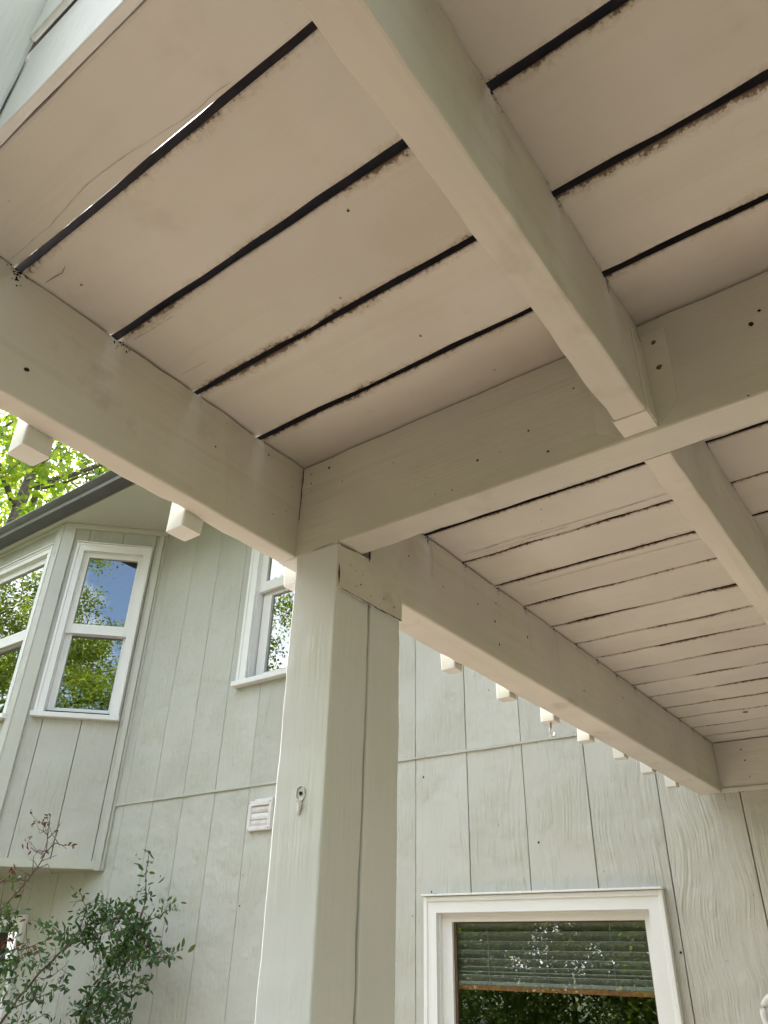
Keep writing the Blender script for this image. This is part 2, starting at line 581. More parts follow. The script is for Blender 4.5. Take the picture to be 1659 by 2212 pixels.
lines = [-9.2, -8.91, -8.62, -8.33, -8.04, -7.75, -7.46, -7.17, -6.87, -6.58, -6.28, -5.98, -5.69, -5.39, -5.098, -4.809, -4.517, -4.220, -3.932, -3.646, -3.353, -3.06, -2.77, -2.48, -2.188,
         -1.893, -1.601, -1.305, -1.010, -0.705, -0.415, -0.125, 0.17, 0.46, 0.75, 1.04, 1.33, 1.62, 1.91, 2.20, 2.5]
for i in range(len(lines) - 1):
    a, b = lines[i], lines[i + 1]
    zj = ZJL if b < -2.5 else ZJR
    gp = 0.0016
    off = random.uniform(-0.0012, 0.0012)
    for (c, d, o2) in ((ZG + 0.15, zj - 0.004, off), (zj + 0.003, SOF - 0.003, off + 0.003)):
        for q in rect_minus((a + gp, b - gp, c, d), [shrink(win_right, .02), shrink(win_mid, .02), shrink(win_low, .02), bay_hole]):
            WALL.box('siding_board', q[0], q[1], q[2], q[3], -0.016 + o2, o2, M['siding'], wall, 0.0025, 0.0005)
# laps: the thin shiplap tongue beside panel joints
for s in (-1.858, -0.668, -4.19, -3.905, -2.155):
    zt = ZJR if s > -2.5 else ZJL
    for q in rect_minus((s - 0.0012, s + 0.0012, ZG + .2, zt - .01), [win_right]):
        WALL.box('lap_edge', q[0], q[1], q[2], q[3], 0.0, 0.0022, M['siding'], wall, 0.0006, 0.0003)
for s in (-4.48, -3.90, -3.31, -2.155, -1.57):
    for q in rect_minus((s - 0.0015, s + 0.0015, 0.90, 2.6), [win_mid]):
        WALL.box('lap_edge', q[0], q[1], q[2], q[3], 0.001, 0.0045, M['siding'], wall, 0.0006, 0.0003)
WALL.box('flashing', -4.62, -2.62, ZJL - 0.006, ZJL + 0.007, -0.002, 0.0085, M['siding'], wall, 0.002, 0.0018)
WALL.box('flashing', -2.615, 2.5, ZJR - 0.006, ZJR + 0.007, -0.002, 0.0085, M['siding'], wall, 0.002, 0.0012)
# nail heads and rust specks, too small to pick apart
nb = Bag()


def dot(bag, c, n, r, hgt=0.001, k=7, seed=0):
    n = Vector(n).normalized()
    a = n.orthogonal().normalized()
    b = n.cross(a)
    c = Vector(c)
    rnd = random.Random(seed)
    ring = [c + (a * math.cos(2 * math.pi * i / k) + b * math.sin(2 * math.pi * i / k)) * r * rnd.uniform(0.65, 1.2) for i in range(k)]
    bag.add((ring + [c + n * hgt], [(i, (i + 1) % k, k) for i in range(k)]))


for i in range(150):
    li = random.choice([x for x in lines if -4.6 < x < 0.3])
    s = li + random.choice((0.02, 0.145, 0.27)) + random.uniform(-.01, .01)
    z = random.uniform(-0.3, 2.7)
    if any(w[0] - .02 < s < w[1] + .02 and w[2] - .02 < z < w[3] + .02 for w in (win_right, win_mid, win_low)):
        continue
    dot(nb, (s, YW - 0.0035, z + EYE), (0, -1, 0), random.uniform(0.0025, 0.0045), 0.0022, seed=i)
tag(mesh('nail_heads', nb.V, nb.F, plain('nail_head', (0.36, 0.36, 0.32), 0.6, vary=0.5), Matrix.Identity(4), wall), kind='stuff')
nb = Bag()
for i, (s, z) in enumerate([(-2.10, 0.285), (-2.078, 0.275), (-1.55, .16 + .3), (-4.03, .42), (-3.58, 1.62), (-3.78, 1.9), (-2.14, .79), (-2.07, .905), (-1.02, .06), (-3.33, .25), (-4.6, .33), (-4.3, .9)]):
    dot(nb, (s, YW - 0.0018, z + EYE), (0, -1, 0), 0.005, 0.001, seed=i + 50)
tag(mesh('rust_specks', nb.V, nb.F, M['dark'], Matrix.Identity(4), wall), kind='stuff')

# bay
bay = empty('bay', -6.1, 2.9, ZB, house)


def bay_board(face, s0, s1, z0, z1, holes):
    for q in rect_minus((s0 + .0022, s1 - .0022, z0, z1), holes):
        face.box('siding_board', q[0], q[1], q[2], q[3], -0.016, random.uniform(-.0008, .0008), M['siding'], bay, 0.0025, 0.0005)


w1 = (0.127, 0.697, 1.415, 2.784)
wf = (-6.95, -5.25, 1.404, 2.772)
for a, b in ((0.085, 0.195), (0.195, 0.455), (0.455, 0.71), (0.71, BL - .02)):
    bay_board(ANG, a, b, ZB, SOF - .03, [shrink(w1, .02)])
for i in range(7):
    a = -5.173 - 0.02 - 0.29 * i
    bay_board(FRONT, a - 0.29, a if i else -5.24, ZB, SOF - .01, [shrink(wf, .02)])
LANG = Face(-7.21 - 0.0, BY, R(-45))
for i in range(3):
    c, n = math.cos(R(-45)), math.sin(R(-45))
    LF = Face(-7.23 - .56, BY + .56, R(-45))
    bay_board(LF, i * .265, i * .265 + .263, ZB, SOF - .03, [])
for face, s0, s1, hol in ((ANG, 0.0, BL, [shrink(w1, .06)]), (FRONT, -7.23, BX, [shrink(wf, .06)])):
    for q in rect_minus((s0 + .02, s1 - .02, ZB + .004, SOF - .004), hol):
        face.box('sheathing', q[0], q[1], q[2], q[3], -0.06, -0.018, M['sheath'], bay, 0.0005, 0, seg=1)
# floor of the bay
V = [(BX + .001, BY + .004, 0), (-4.615, YW - .02, 0), (-4.615, YW + .1, 0), (-7.79, YW + .1, 0), (-7.79, YW - .02, 0), (-7.23, BY + .004, 0)]
V = [(x, y, ZB + EYE + .003) for x, y, _ in V] + [(x, y, ZB + EYE + .05) for x, y, _ in V]
Fc = [tuple(reversed(range(6))), tuple(range(6, 12))] + [(k, (k + 1) % 6, (k + 1) % 6 + 6, k + 6) for k in range(6)]
mesh('bay_floor', V, Fc, M['soffit'], Matrix.Identity(4), bay)
# corner post of two boards, trim in the inner corner, frieze
ANG.box('corner_board', 0.0, 0.088, ZB - .01, SOF - .015, -0.004, 0.024, M['trim'], bay, 0.004, 0.001)
FRONT.box('corner_board', BX - 0.068, BX + 0.012, ZB - .01, SOF - .015, -0.004, 0.0245, M['trim'], bay, 0.004, 0.001)
ANG.box('corner_trim', BL - 0.058, BL - 0.02, ZB - .004, SOF - .03, 0.0, 0.02, M['trim'], bay, 0.003, 0.0008)
WALL.box('corner_trim', -4.64, -4.602, ZB - .004, SOF - .002, 0.002, 0.018, M['trim'], bay, 0.003, 0.0008)
ANG.box('frieze', 0.0, BL, SOF - .042, SOF - .002, 0.003, 0.028, M['soffit'], bay, 0.003, 0.0005)
FRONT.box('frieze', -7.2, BX, SOF - .03, SOF - .002, 0.003, 0.02, M['soffit'], bay, 0.003, 0.0005)
for i, (s, z) in enumerate([(-5.205, 2.70), (-5.205, 1.69)]):
    vb = Bag()
    c = FRONT.mw(s, 0.0245, z).translation
    for r0 in (0.026, 0.016, 0.008):
        ring = [(c + Vector((math.cos(t / 14 * 2 * math.pi) * r0, 0, math.sin(t / 14 * 2 * math.pi) * r0 * 1.25))) for t in range(15)]
        vb.add(tube_data(ring, [0.0016] * 15, 4))
    mesh('wood_knot', vb.V, vb.F, M['trim'], Matrix.Identity(4), bay)

# soffit, eave, gutter, roof
YE = 2.585
mesh('soffit', [(-9.6, YE, SOF + EYE), (5.1, YE, SOF + EYE), (5.1, 3.3, SOF + EYE), (-9.6, 3.3, SOF + EYE),
                (-9.6, YE, SOF + EYE + .02), (5.1, YE, SOF + EYE + .02), (5.1, 3.3, SOF + EYE + .02), (-9.6, 3.3, SOF + EYE + .02)],
     [(3, 2, 1, 0), (4, 5, 6, 7), (0, 1, 5, 4), (2, 3, 7, 6), (1, 2, 6, 5), (3, 0, 4, 7)], M['soffit'], Matrix.Identity(4), house)
lumber('fascia', -9.6, 5.1, YE - .022, YE, SOF - .006, SOF + .16, 'X', M['soffit'], house, 0.003)


def extrude_x(name, prof, x0, x1, mat, parent, closed=True):
    n = len(prof)
    V = [(x0, y, z + EYE) for y, z in prof] + [(x1, y, z + EYE) for y, z in prof]
    Fc = [(k, (k + 1) % n, (k + 1) % n + n, k + n) for k in range(n if closed else n - 1)]
    Fc += [tuple(reversed(range(n))), tuple(range(n, 2 * n))]
    return mesh(name, V, Fc, mat, Matrix.Identity(4), parent)


zb = SOF + .004
gut = extrude_x('gutter', [(YE - .024, zb), (YE - .024, zb + .10), (YE - .028, zb + .10), (YE - .028, zb + .006), (YE - .122, zb + .006), (YE - .128, zb + .03), (YE - .150, zb + .055),
                           (YE - .160, zb + .078), (YE - .155, zb + .082), (YE - .165, zb + .086), (YE - .170, zb + .078), (YE - .166, zb + .068), (YE - .150, zb + .045), (YE - .134, zb + .028), (YE - .130, zb + .002), (YE - .127, zb)],
                -9.6, 5.1, M['gutter'], house)
extrude_x('drip_edge', [(YE - .155, zb + .092), (YE - .155, zb + .096), (YE + .05, zb + .165), (YE + .05, zb + .160)], -9.6, 5.1, M['plastic'], gut)
sl = 4.5 / 12
extrude_x('roof', [(YE - .14, SOF + .105), (YE - .14, SOF + .118), (8.2, SOF + .118 + (8.2 - YE + .14) * sl), (13.8, SOF + .118), (13.8, SOF + .105), (8.2, SOF + .10 + (8.2 - YE + .14) * sl)], -9.7, 5.2, M['shingle'], house)
for nm, x in (('side_wall', -9.5), ('side_wall', 5.0)):
    lumber(nm, x - .05, x + .05, YW + .12, 13.2, ZG, SOF, 'Y', M['siding'], house, 0.003, seg=1)
lumber('back_wall', -9.5, 5.0, 13.2, 13.3, ZG, SOF, 'X', M['siding'], house, 0.003, seg=1)


# windows
def casing_set(face, r, cw, w, head_lip, d=0.022, sill=True, inner=0.018):
    """mitred casing: three boards, an outer back band, a drip cap, a sill"""
    a, b, c, e = r
    zs = c + (0.034 if sill else 0)
    face.prism('casing', [(a, zs), (a + cw, zs), (a + cw, e - cw), (a, e)], 0, d, M['white'], w)
    face.prism('casing', [(b - cw, zs), (b, zs), (b, e), (b - cw, e - cw)], 0, d, M['white'], w)
    face.prism('casing', [(a + cw, e - cw), (b - cw, e - cw), (b, e), (a, e)], 0, d - 0.0006, M['whitex'], w)
    bw = cw * 0.28
    face.box('back_band', a - .002, a + bw, zs, e + .002, 0, d + .007, M['white'], w, 0.003, 0.0002)
    face.box('back_band', b - bw, b + .002, zs, e + .002, 0, d + .007, M['white'], w, 0.003, 0.0002)
    face.box('back_band', a + bw, b - bw, e - bw, e + .002, 0, d + .0065, M['whitex'], w, 0.003, 0.0002)
    if head_lip:
        face.box('drip_cap', a - .006, b + .006, e + .0035, e + .0115, 0, d + .02, M['whitex'], w, 0.002, 0.0003)
    if sill:
        face.box('sill', a - .012, b + .012, c, c + .034, 0, d + .03, M['whitex'], w, 0.004, 0.0006)
    # jamb liner going into the wall
    ia, ib, ie = a + cw, b - cw, e - cw
    face.box('jamb', ia - .012, ia + .004, zs - .03, ie, -0.10, -0.001, M['white'], w, 0.002)
    face.box('jamb', ib - .004, ib + .012, zs - .03, ie, -0.10, -0.001, M['white'], w, 0.002)
    face.box('jamb', ia + .004, ib - .004, ie - .004, ie + .012, -0.10, -0.001, M['whitex'], w, 0.002)
    face.box('jamb', ia + .004, ib - .004, zs - .03, zs + .002, -0.10, -0.001, M['whitex'], w, 0.002)


def sash(face, s0, s1, z0, z1, g, d0, w, name='sash'):
    """frame between outer rect (s0..z1) and glass rect g, at depth d0 (its front face)"""
    gs0, gs1, gz0, gz1 = g
    th = 0.032
    sh = empty(name, *FaceP(face, (s0 + s1) / 2, 0, z0), w, face.th)
    face.box('stile', s0, gs0, z0, z1, d0 - th, d0, M['white'], sh, 0.003, 0.0002)
    face.box('stile', gs1, s1, z0, z1, d0 - th, d0, M['white'], sh, 0.003, 0.0002)
    face.box('rail', gs0, gs1, z0, gz0, d0 - th, d0 - .0006, M['whitex'], sh, 0.003, 0.0002)
    face.box('rail', gs0, gs1, gz1, z1, d0 - th, d0 - .0006, M['whitex'], sh, 0.003, 0.0002)
    return sh


def FaceP(face, s, d, z):
    t = face.mw(s, d, z).translation
    return t.x, t.y, t.z - EYE


def window(face, r, label, cw, uppers, head_lip=True, sill=True, dark_bead=False):
    s = (r[0] + r[1]) / 2
    w = empty('window', *FaceP(face, s, 0, r[2]), house, face.th)
    w['label'] = label
    casing_set(face, r, cw, w, head_lip, sill=sill)
    for (o, g, d0) in uppers:
        # stiles and rails are parts of the window
        gs0, gs1, gz0, gz1 = g
        th = 0.03
        face.box('stile', o[0], gs0, o[2], o[3], d0 - th, d0, M['white'], w, 0.003, 0.0002)
        face.box('stile', gs1, o[1], o[2], o[3], d0 - th, d0, M['white'], w, 0.003, 0.0002)
        face.box('rail', gs0, gs1, o[2], gz0, d0 - th, d0 - .0006, M['whitex'], w, 0.003, 0.0002)
        face.box('rail', gs0, gs1, gz1, o[3], d0 - th, d0 - .0006, M['whitex'], w, 0.003, 0.0002)
        if dark_bead:
            for bx in ((gs0, gs0 + .012, gz0, gz1), (gs1 - .006, gs1, gz0, gz1), (gs0 + .012, gs1 - .006, gz1 - .006, gz1)):
                face.box('glazing_bead', bx[0], bx[1], bx[2], bx[3], d0 - .026, d0 - .014, plain_bead, w, 0.001, 0)
        V = [(gs0 - .004 - s, 0, gz0 - .004), (gs1 + .004 - s, 0, gz0 - .004), (gs1 + .004 - s, 0, gz1 + .004), (gs0 - .004 - s, 0, gz1 + .004)]
        zc = (gz0 + gz1) / 2
        V = [(x, y, z - zc) for x, y, z in V]
        mesh('pane', V, [(0, 1, 2, 3)], M['glass'], face.mw(s, d0 - .018, zc), w)
    return w


plain_bead = plain('bead_brown', (0.10, 0.065, 0.04), 0.6)
# bay, angled face: double hung
window(ANG, w1, 'narrow double-hung window in the angled side of the bay', 0.060,
       [((0.187, 0.637, 2.052, 2.724), (0.230, 0.600, 2.128, 2.682), -0.012),
        ((0.190, 0.634, 1.447, 2.085), (0.236, 0.606, 1.505, 2.050), -0.045)])
# bay, front
window(FRONT, wf, 'wide window in the front of the bay', 0.052,
       [((-6.9, -5.302, 2.02, 2.72), (-6.86, -5.322, 2.105, 2.662), -0.012),
        ((-6.9, -5.304, 1.436, 2.05), (-6.86, -5.334, 1.475, 2.015), -0.045)])
# long wall, half hidden by the deck post
window(WALL, win_mid, 'double-hung window half hidden by the deck post', 0.075,
       [((-3.485, -2.795, 2.135, 2.715), (-3.425, -2.855, 2.205, 2.675), -0.012),
        ((-3.470, -2.81, 1.515, 2.165), (-3.395, -2.885, 1.572, 2.108), -0.050)])
# low window behind the shrub
window(WALL, win_low, 'low window behind the shrub', 0.058, [((-6.492, -5.404, -0.70, 0.162), (-6.44, -5.428, -0.66, 0.132), -0.02)])
# picture window beside the post
window(WALL, win_right, 'large white-cased window under the deck', 0.062,
       [((-2.063, -1.109, -0.91, 0.200), (-2.008, -1.145, -0.87, 0.166), -0.020)], dark_bead=True)


# rooms behind the panes
def room(face, s0, s1, z0, z1, dep):
    V = [(s0, .06, z0), (s1, .06, z0), (s1, .06, z1), (s0, .06, z1), (s0, dep, z0), (s1, dep, z0), (s1, dep, z1), (s0, dep, z1)]
    Fc = [(4, 5, 6, 7), (0, 4, 7, 3), (5, 1, 2, 6), (7, 6, 2, 3), (0, 1, 5, 4)]
    return mesh('room', V, Fc, M['room'], face.mw(0, 0, 0), house)


room(WALL, -2.6, -0.6, -1.2, 0.75, 3.0)
room(WALL, -4.55, -2.65, 0.75, 2.9, 3.0)
room(WALL, -6.9, -4.9, -1.2, 0.42, 2.5)
V = [(BX - .03, BY + .085, 0), (-4.72, YW - .05, 0), (-4.72, YW + 3, 0), (-7.7, YW + 3, 0), (-7.7, YW - .05, 0), (-7.2, BY + .085, 0)]
mesh('room', [(x, y, ZB + .06 + EYE) for x, y, _ in V] + [(x, y, SOF - .02 + EYE) for x, y, _ in V],
     [(0, 1, 2, 3, 4, 5), (11, 10, 9, 8, 7, 6), (1, 2, 8, 7), (2, 3, 9, 8), (3, 4, 10, 9), (4, 5, 11, 10)], M['room'], Matrix.Identity(4), house)

# louvered vent
vent = empty('vent', -3.232, YW, 0.62, house)
vent['label'] = 'small white louvered exhaust vent'
va, vb_, vc, vd = -3.322, -3.142, 0.618, 0.776
for q in ((va, va + .022, vc, vd), (vb_ - .022, vb_, vc, vd), (va + .022, vb_ - .022, vc, vc + .022), (va + .022, vb_ - .022, vd - .028, vd)):
    WALL.box('frame', q[0], q[1], q[2], q[3], 0, 0.024, M['plastic'], vent, 0.004, 0.0002)
WALL.box('back_plate', va + .02, vb_ - .02, vc + .02, vd - .02, 0.0, 0.008, M['ivory'], vent, 0.001, 0)
WALL.box('top_flange', va + .035, vb_ - .005, vd, vd + .012, 0, 0.012, M['plastic'], vent, 0.002, 0.0004)
for i in range(3):
    z0 = vc + .022 + i * .036
    prof = [(0.010, z0 + .0365), (0.017, z0 + .028), (0.019, z0 + .014), (0.016, z0 + .001), (0.009, z0 + .0005), (0.006, z0 + .02)]
    n = len(prof)
    V = [(va + .023, YW - d, z + EYE) for d, z in prof] + [(vb_ - .023, YW - d, z + EYE) for d, z in prof]
    Fc = [(k, (k + 1) % n, (k + 1) % n + n, k + n) for k in range(n)] + [tuple(range(n)), tuple(range(n, 2 * n))]
    mesh('louver', V, Fc, M['ivory'] if i != 1 else M['plastic'], Matrix.Identity(4), vent)
for s, z in ((va + .009, vc + .009), (vb_ - .009, vc + .009), (vb_ - .009, vd - .010), (va + .009, vd - .010)):
    sb = Bag()
    dot(sb, (s, YW - .0245, z + EYE), (0, -1, 0), 0.004, 0.002)
    mesh('screw', sb.V, sb.F, plain_bead, Matrix.Identity(4), vent)

# ------------------------------------------------------------------ blind in the right-hand window
blind = empty('window_blind', -1.58, 3.31, -0.08)
tag(blind, 'pale slatted blind half raised behind the pane of the large window', 'blind')
BF = Face(0, 3.262, 0)
zs = [0.150, 0.114, 0.080, 0.046, 0.014, -0.014, -0.032, -0.045]
for i, z in enumerate(zs):
    V, Fc = [], []
    for k in range(7):
        t = -0.5 + k / 6
        V += [(-2.03, 3.262 + t * .034, z + EYE + (0.006 - t * t * .02) - t * .030), (-1.12, 3.262 + t * .034, z + EYE + (0.006 - t * t * .02) - t * .030)]
    for k in range(6):
        Fc.append((2 * k, 2 * k + 1, 2 * k + 3, 2 * k + 2))
    o = mesh('slat', V, Fc, M['slat'], Matrix.Identity(4), blind)
    md = o.modifiers.new('thickness', 'SOLIDIFY')
    md.thickness = 0.0025
BF.box('bottom_rail', -2.03, -1.12, -0.066, -0.052, -0.025, 0.02, M['slat'], blind)
BF.box('wood_strip', -2.03, -1.12, -0.084, -0.067, -0.025, 0.02, M['rail_wood'], blind)
for s in (-1.85, -1.58, -1.30):
    BF.box('cord', s - .001, s + .001, -0.06, 0.2, 0.0215, 0.0235, M['slat'], blind, 0.0003, 0)

# ------------------------------------------------------------------ the deck
deck = empty('wooden_deck', 0.3, 1.6, ZG)
tag(deck, 'raised wooden deck seen from below, painted joists, gapped boards and doubled post', 'deck')
ZD = 0.770
XR = 4.2
gaps = [(.254, .0088), (.405, .0105), (.557, .0098), (.703, .0095), (.851, .008), (.999, .008), (1.146, .0095), (1.297, .0065), (1.442, .0075), (1.583, .0055), (1.742, .0075), (1.888, .006),
        (2.022, .006), (2.170, .0065), (2.321, .006), (2.462, .006), (2.608, .006), (2.755, .005), (2.902, .005), (3.045, .005)]
edges = [.1438]
for yc, wd in gaps:
    edges += [yc - wd / 2, yc + wd / 2]
edges.append(3.1825)
for i in range(0, len(edges), 2):
    dz = random.uniform(-.0006, .0006)
    if i == 0:
        lumber('deck_board', -0.872, XR, edges[i], edges[i + 1], ZD + dz, ZD + 0.034 + dz, 'X', M['edge_board'], deck, 0.004, 0.0014)
        continue
    lumber('deck_board', -0.872, XR, edges[i], edges[i + 1], ZD + dz, ZD + 0.034 + dz, 'X', [M['board'], M['board_side']], deck, 0.0025, 0.0020, side=True)
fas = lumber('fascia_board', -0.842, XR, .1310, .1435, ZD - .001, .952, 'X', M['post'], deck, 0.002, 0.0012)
lumber('gap_shade_board', -0.842, XR, .145, .172, .953, 1.09, 'X', M['board_side'], deck, 0.003, 0.0005)  # dark board added behind the gap to stand in for its shadow
# outer rim, in front of the girder (single) and behind it (double)
rimA = lumber('rim_joist', -.840, -.802, .134, .8085, .585, .7675, 'Y', M['beam_y'], deck, 0.0035, 0.0020)
rimB = lumber('rim_joist', -.843, -.758, .872, 3.1465, .582, .7675, 'Y', M['beam_y'], deck, 0.005, 0.0014)
gird = lumber('girder', -.842, XR, .810, .866, .586, .7675, 'X', M['beam_x'], deck, 0.0035, 0.0020)
led = lumber('ledger', -.757, XR, 3.148, YW - .003, .590, .7675, 'X', M['beam_x'], deck, 0.004, 0.0010)
lumber('ledger_strip', -.757, XR, 3.142, 3.1475, .582, .597, 'X', M['beam_x'], deck, 0.002, 0.0008)
joists = []
for jx in (-.226, .384, .994, 1.604, 2.214, 2.824, 3.434):
    j1 = lumber('joist', jx, jx + .040, .134, .808, .594, .7675, 'Y', M['beam_y'], deck, 0.0035, 0.0021)
    j2 = lumber('joist', jx - .001, jx + .037, .868, 3.146, .586, .7675, 'Y', M['beam_y'], deck, 0.0035, 0.0021)
    joists.append((jx, j1, j2))
    # painted joist hanger: saddle, two flanges, four nail heads
    h = empty('joist_hanger', jx + .02, .79, .590, deck)
    lumber('saddle', jx - .0015, jx + .0415, .770, .8095, .5905, .5935, 'X', M['beam_y'], h, 0.001, 0.0002, seg=1)
    for sd, x0 in ((-1, jx - .003), (1, jx + .0405)):
        lumber('cheek', x0, x0 + .0025, .770, .8095, .594, .73, 'Z', M['beam_y'], h, 0.0006, 0.0004)
    for sd in (-1, 1):
        xa = jx - .036 if sd < 0 else jx + .043
        pol = [(xa, .612 + .0), (xa + .033, .592), (xa + .033, .742), (xa, .742)] if sd < 0 else [(xa, .590), (xa + .030, .622), (xa + .033, .742), (xa, .742)]
        GF = Face(0, .8098, 0)
        GF.prism('flange', pol, 0, 0.0022, M['beam_x'], h)
        for z in (.680, .724):
            nb = Bag()
            dot(nb, (xa + .016, .8076, z + EYE), (0, -1, 0), .0042, .0018, seed=int(z * 999) + sd)
            mesh('nail', nb.V, nb.F, plain_bead, Matrix.Identity(4), h)

# post: two 4x4s side by side, a gusset plate over their heads
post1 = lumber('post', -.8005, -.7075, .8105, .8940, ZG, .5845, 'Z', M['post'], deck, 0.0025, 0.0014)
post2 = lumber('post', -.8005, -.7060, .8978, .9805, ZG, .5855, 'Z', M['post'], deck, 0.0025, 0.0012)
GUS = Face(-.7055, 0, R(90))       # faces +X: s runs along +Y
plate = GUS.prism('gusset_plate', [(.806, .504), (.979, .506), (.979, .700), (.888, .700), (.888, .584), (.850, .583), (.806, .575)], 0, 0.004, M['beam_y'], deck)
PF = Face(0, .8105, 0)
nb = Bag()
dot(nb, (-.750, .8098, .201 + EYE), (0, -1, 0), .0036, .0002, 9, seed=3)
mesh('bolt_hole', nb.V, nb.F, M['dark'], Matrix.Identity(4), post1)
ring = [(-.750 + math.cos(t / 16 * 2 * math.pi) * .0080, .8098, .2005 + EYE + math.sin(t / 16 * 2 * math.pi) * .0105) for t in range(17)]
V, Fc = tube_data(ring, [.0013] * 17, 5)
mesh('paint_ring', V, Fc, M['post'], Matrix.Identity(4), post1, smooth=True)
V = [(-.7555, .8098, .174 + EYE), (-.7500, .8098, .171 + EYE), (-.7430, .806, .1865 + EYE), (-.7475, .8035, .193 + EYE), (-.7535, .8098, .192 + EYE), (-.749, .8065, .180 + EYE)]
mesh('splinter', V, [(0, 1, 5), (1, 2, 5), (2, 3, 5), (3, 4, 5), (4, 0, 5), (0, 4, 3, 2, 1)], M['post'], Matrix.Identity(4), post1)


def crack(parent, pts, nrm, w=0.0012, mat=None, name='crack', jit=0.0015, lift=0.0006):
    """a dark split in the paint: a thin sliver following a wandering line"""
    nrm = Vector(nrm)
    P = []
    for a, b in zip(pts[:-1], pts[1:]):
        a, b = Vector(a), Vector(b)
        n = max(2, int((b - a).length / 0.008))
        for k in range(n):
            P.append(a.lerp(b, k / n))
    P.append(Vector(pts[-1]))
    V = []
    for i, p in enumerate(P):
        t = (P[min(i + 1, len(P) - 1)] - P[max(0, i - 1)]).normalized()
        s = nrm.cross(t).normalized()
        j = noise.noise(p * 60) * jit
        ww = w * (0.35 + 0.65 * abs(noise.noise(p * 90 + Vector((5, 5, 5)))) * 2) * (1 if 0 < i < len(P) - 1 else 0.1)
        c = p + nrm * lift + Vector((0, 0, EYE)) + s * j
        V += [c - s * ww / 2, c + s * ww / 2]
    Fc = [(2 * i, 2 * i + 1, 2 * i + 3, 2 * i + 2) for i in range(len(P) - 1)]
    return mesh(name, V, Fc, mat or M['dark'], Matrix.Identity(4), parent)


boards = [o for o in bpy.data.objects if o.name.startswith('deck_board')]
dn = (0, 0, -1)
zc_ = ZD - .0012
crack(boards[0], [(-.80, .236, zc_), (-.70, .236, zc_), (-.62, .228, zc_), (-.55, .232, zc_), (-.46, .242, zc_), (-.395, .243, zc_)], dn, .0005, plain_bead)
crack(boards[1], [(-.797, .285, zc_), (-.76, .288, zc_), (-.745, .283, zc_)], dn, .0012)
crack(boards[2], [(-.79, .422, zc_), (-.70, .424, zc_)], dn, .0007)
crack(boards[2], [(-.79, .512, zc_), (-.73, .514, zc_)], dn, .0006)
crack(boards[7], [(-.74, 1.26, zc_), (-.6, 1.262, zc_), (-.4, 1.266, zc_), (-.25, 1.262, zc_)], dn, .0016, plain_bead)
crack(boards[7], [(-.70, 1.275, zc_), (-.5, 1.274, zc_)], dn, .0012, plain_bead)
crack(boards[9], [(-.7, 1.475, zc_), (-.5, 1.47, zc_), (-.28, 1.474, zc_)], dn, .0014, plain_bead)
crack(boards[5], [(-.5, .93, zc_), (-.2, .934, zc_)], dn, .0012)
# joints in the frame
crack(gird, [(-.8005, .8098, .586), (-.77, .8098, .587), (-.715, .8098, .587)], (0, -1, 0), .0016)
crack(gird, [(-.801, .8094, .765), (-.8015, .8094, .70), (-.801, .8094, .60)], (0, -1, 0), .0030)
crack(gird, [(-.708, .8094, .592), (-.708, .8094, .578)], (0, -1, 0), .0012)
crack(plate, [(-.7010, .810, .503), (-.7010, .87, .5035), (-.7010, .98, .505)], (1, 0, 0), .0022)
crack(plate, [(-.7010, .806, .545), (-.7010, .808, .51)], (1, 0, 0), .0045)
crack(plate, [(-.7010, .882, .606), (-.7010, .8825, .578)], (1, 0, 0), .0050)
crack(rimB, [(-.7575, 2.6, .650), (-.7575, 2.59, .632)], (1, 0, 0), .005)
for jx, j1, j2 in joists[:1]:
    crack(j1, [(jx + .0405, .805, .72), (jx + .0405, .803, .62)], (1, 0, 0), .003)

# knots, nail holes, insect casings
def marks(parent, pts, nrm, r, mat=None, name='nail_hole', lift=0.0008):
    for i, p in enumerate(pts):
        b = Bag()
        rr = r * random.uniform(.6, 1.25)
        k = 8
        n = Vector(nrm)
        a = n.orthogonal().normalized()
        c = n.cross(a)
        cen = Vector(p) + n * lift + Vector((0, 0, EYE))
        el = random.uniform(.5, 1)
        ang = random.uniform(0, 3.1)
        ring = []
        for q in range(k):
            t = 2 * math.pi * q / k
            u, v = math.cos(t) * rr * random.uniform(.75, 1.2), math.sin(t) * rr * el * random.uniform(.75, 1.2)
            ring.append(cen + a * (u * math.cos(ang) - v * math.sin(ang)) + c * (u * math.sin(ang) + v * math.cos(ang)))
        b.add((ring + [cen + n * .0006], [(q, (q + 1) % k, k) for q in range(k)]))
        mesh(name, b.V, b.F, mat or M['dark'], Matrix.Identity(4), parent)


marks(rimA, [(-.802, .302, .632)], (1, 0, 0), .0050)
marks(rimA, [(-.802, .608, .695), (-.802, .424, .755), (-.802, .784, .713), (-.802, .747, .64), (-.802, .721, .745), (-.802, .775, .66)], (1, 0, 0), .0016)
marks(gird, [(-.445, .81, .642)], (0, -1, 0), .0050)
marks(gird, [(-.74, .81, .744), (-.286, .81, .703), (-.334, .81, .613), (-.038, .81, .707), (-.051, .81, .692)], (0, -1, 0), .0032)
marks(gird, [(-.782, .81, .746), (-.780, .81, .726), (-.779, .81, .711), (-.6, .81, .70), (-.52, .81, .61), (-.076, .81, .589), (-.36, .81, .66)], (0, -1, 0), .0016)
marks(rimB, [(-.758, 1.203, .674), (-.758, 1.43, .721), (-.758, 1.42, .673), (-.758, 1.435, .622), (-.758, 1.582, .688), (-.758, 1.553, .651), (-.758, 1.079, .692), (-.758, 1.345, .688), (-.758, 1.9, .64), (-.758, 2.2, .70)], (1, 0, 0), .0034)
marks(plate, [(-.701, random.uniform(.83, .97), random.uniform(.515, .57)) for _ in range(9)], (1, 0, 0), .0015, name='woodworm_hole')
marks(boards[2], [(-.395, .433, ZD - .0008)], dn, .0022)
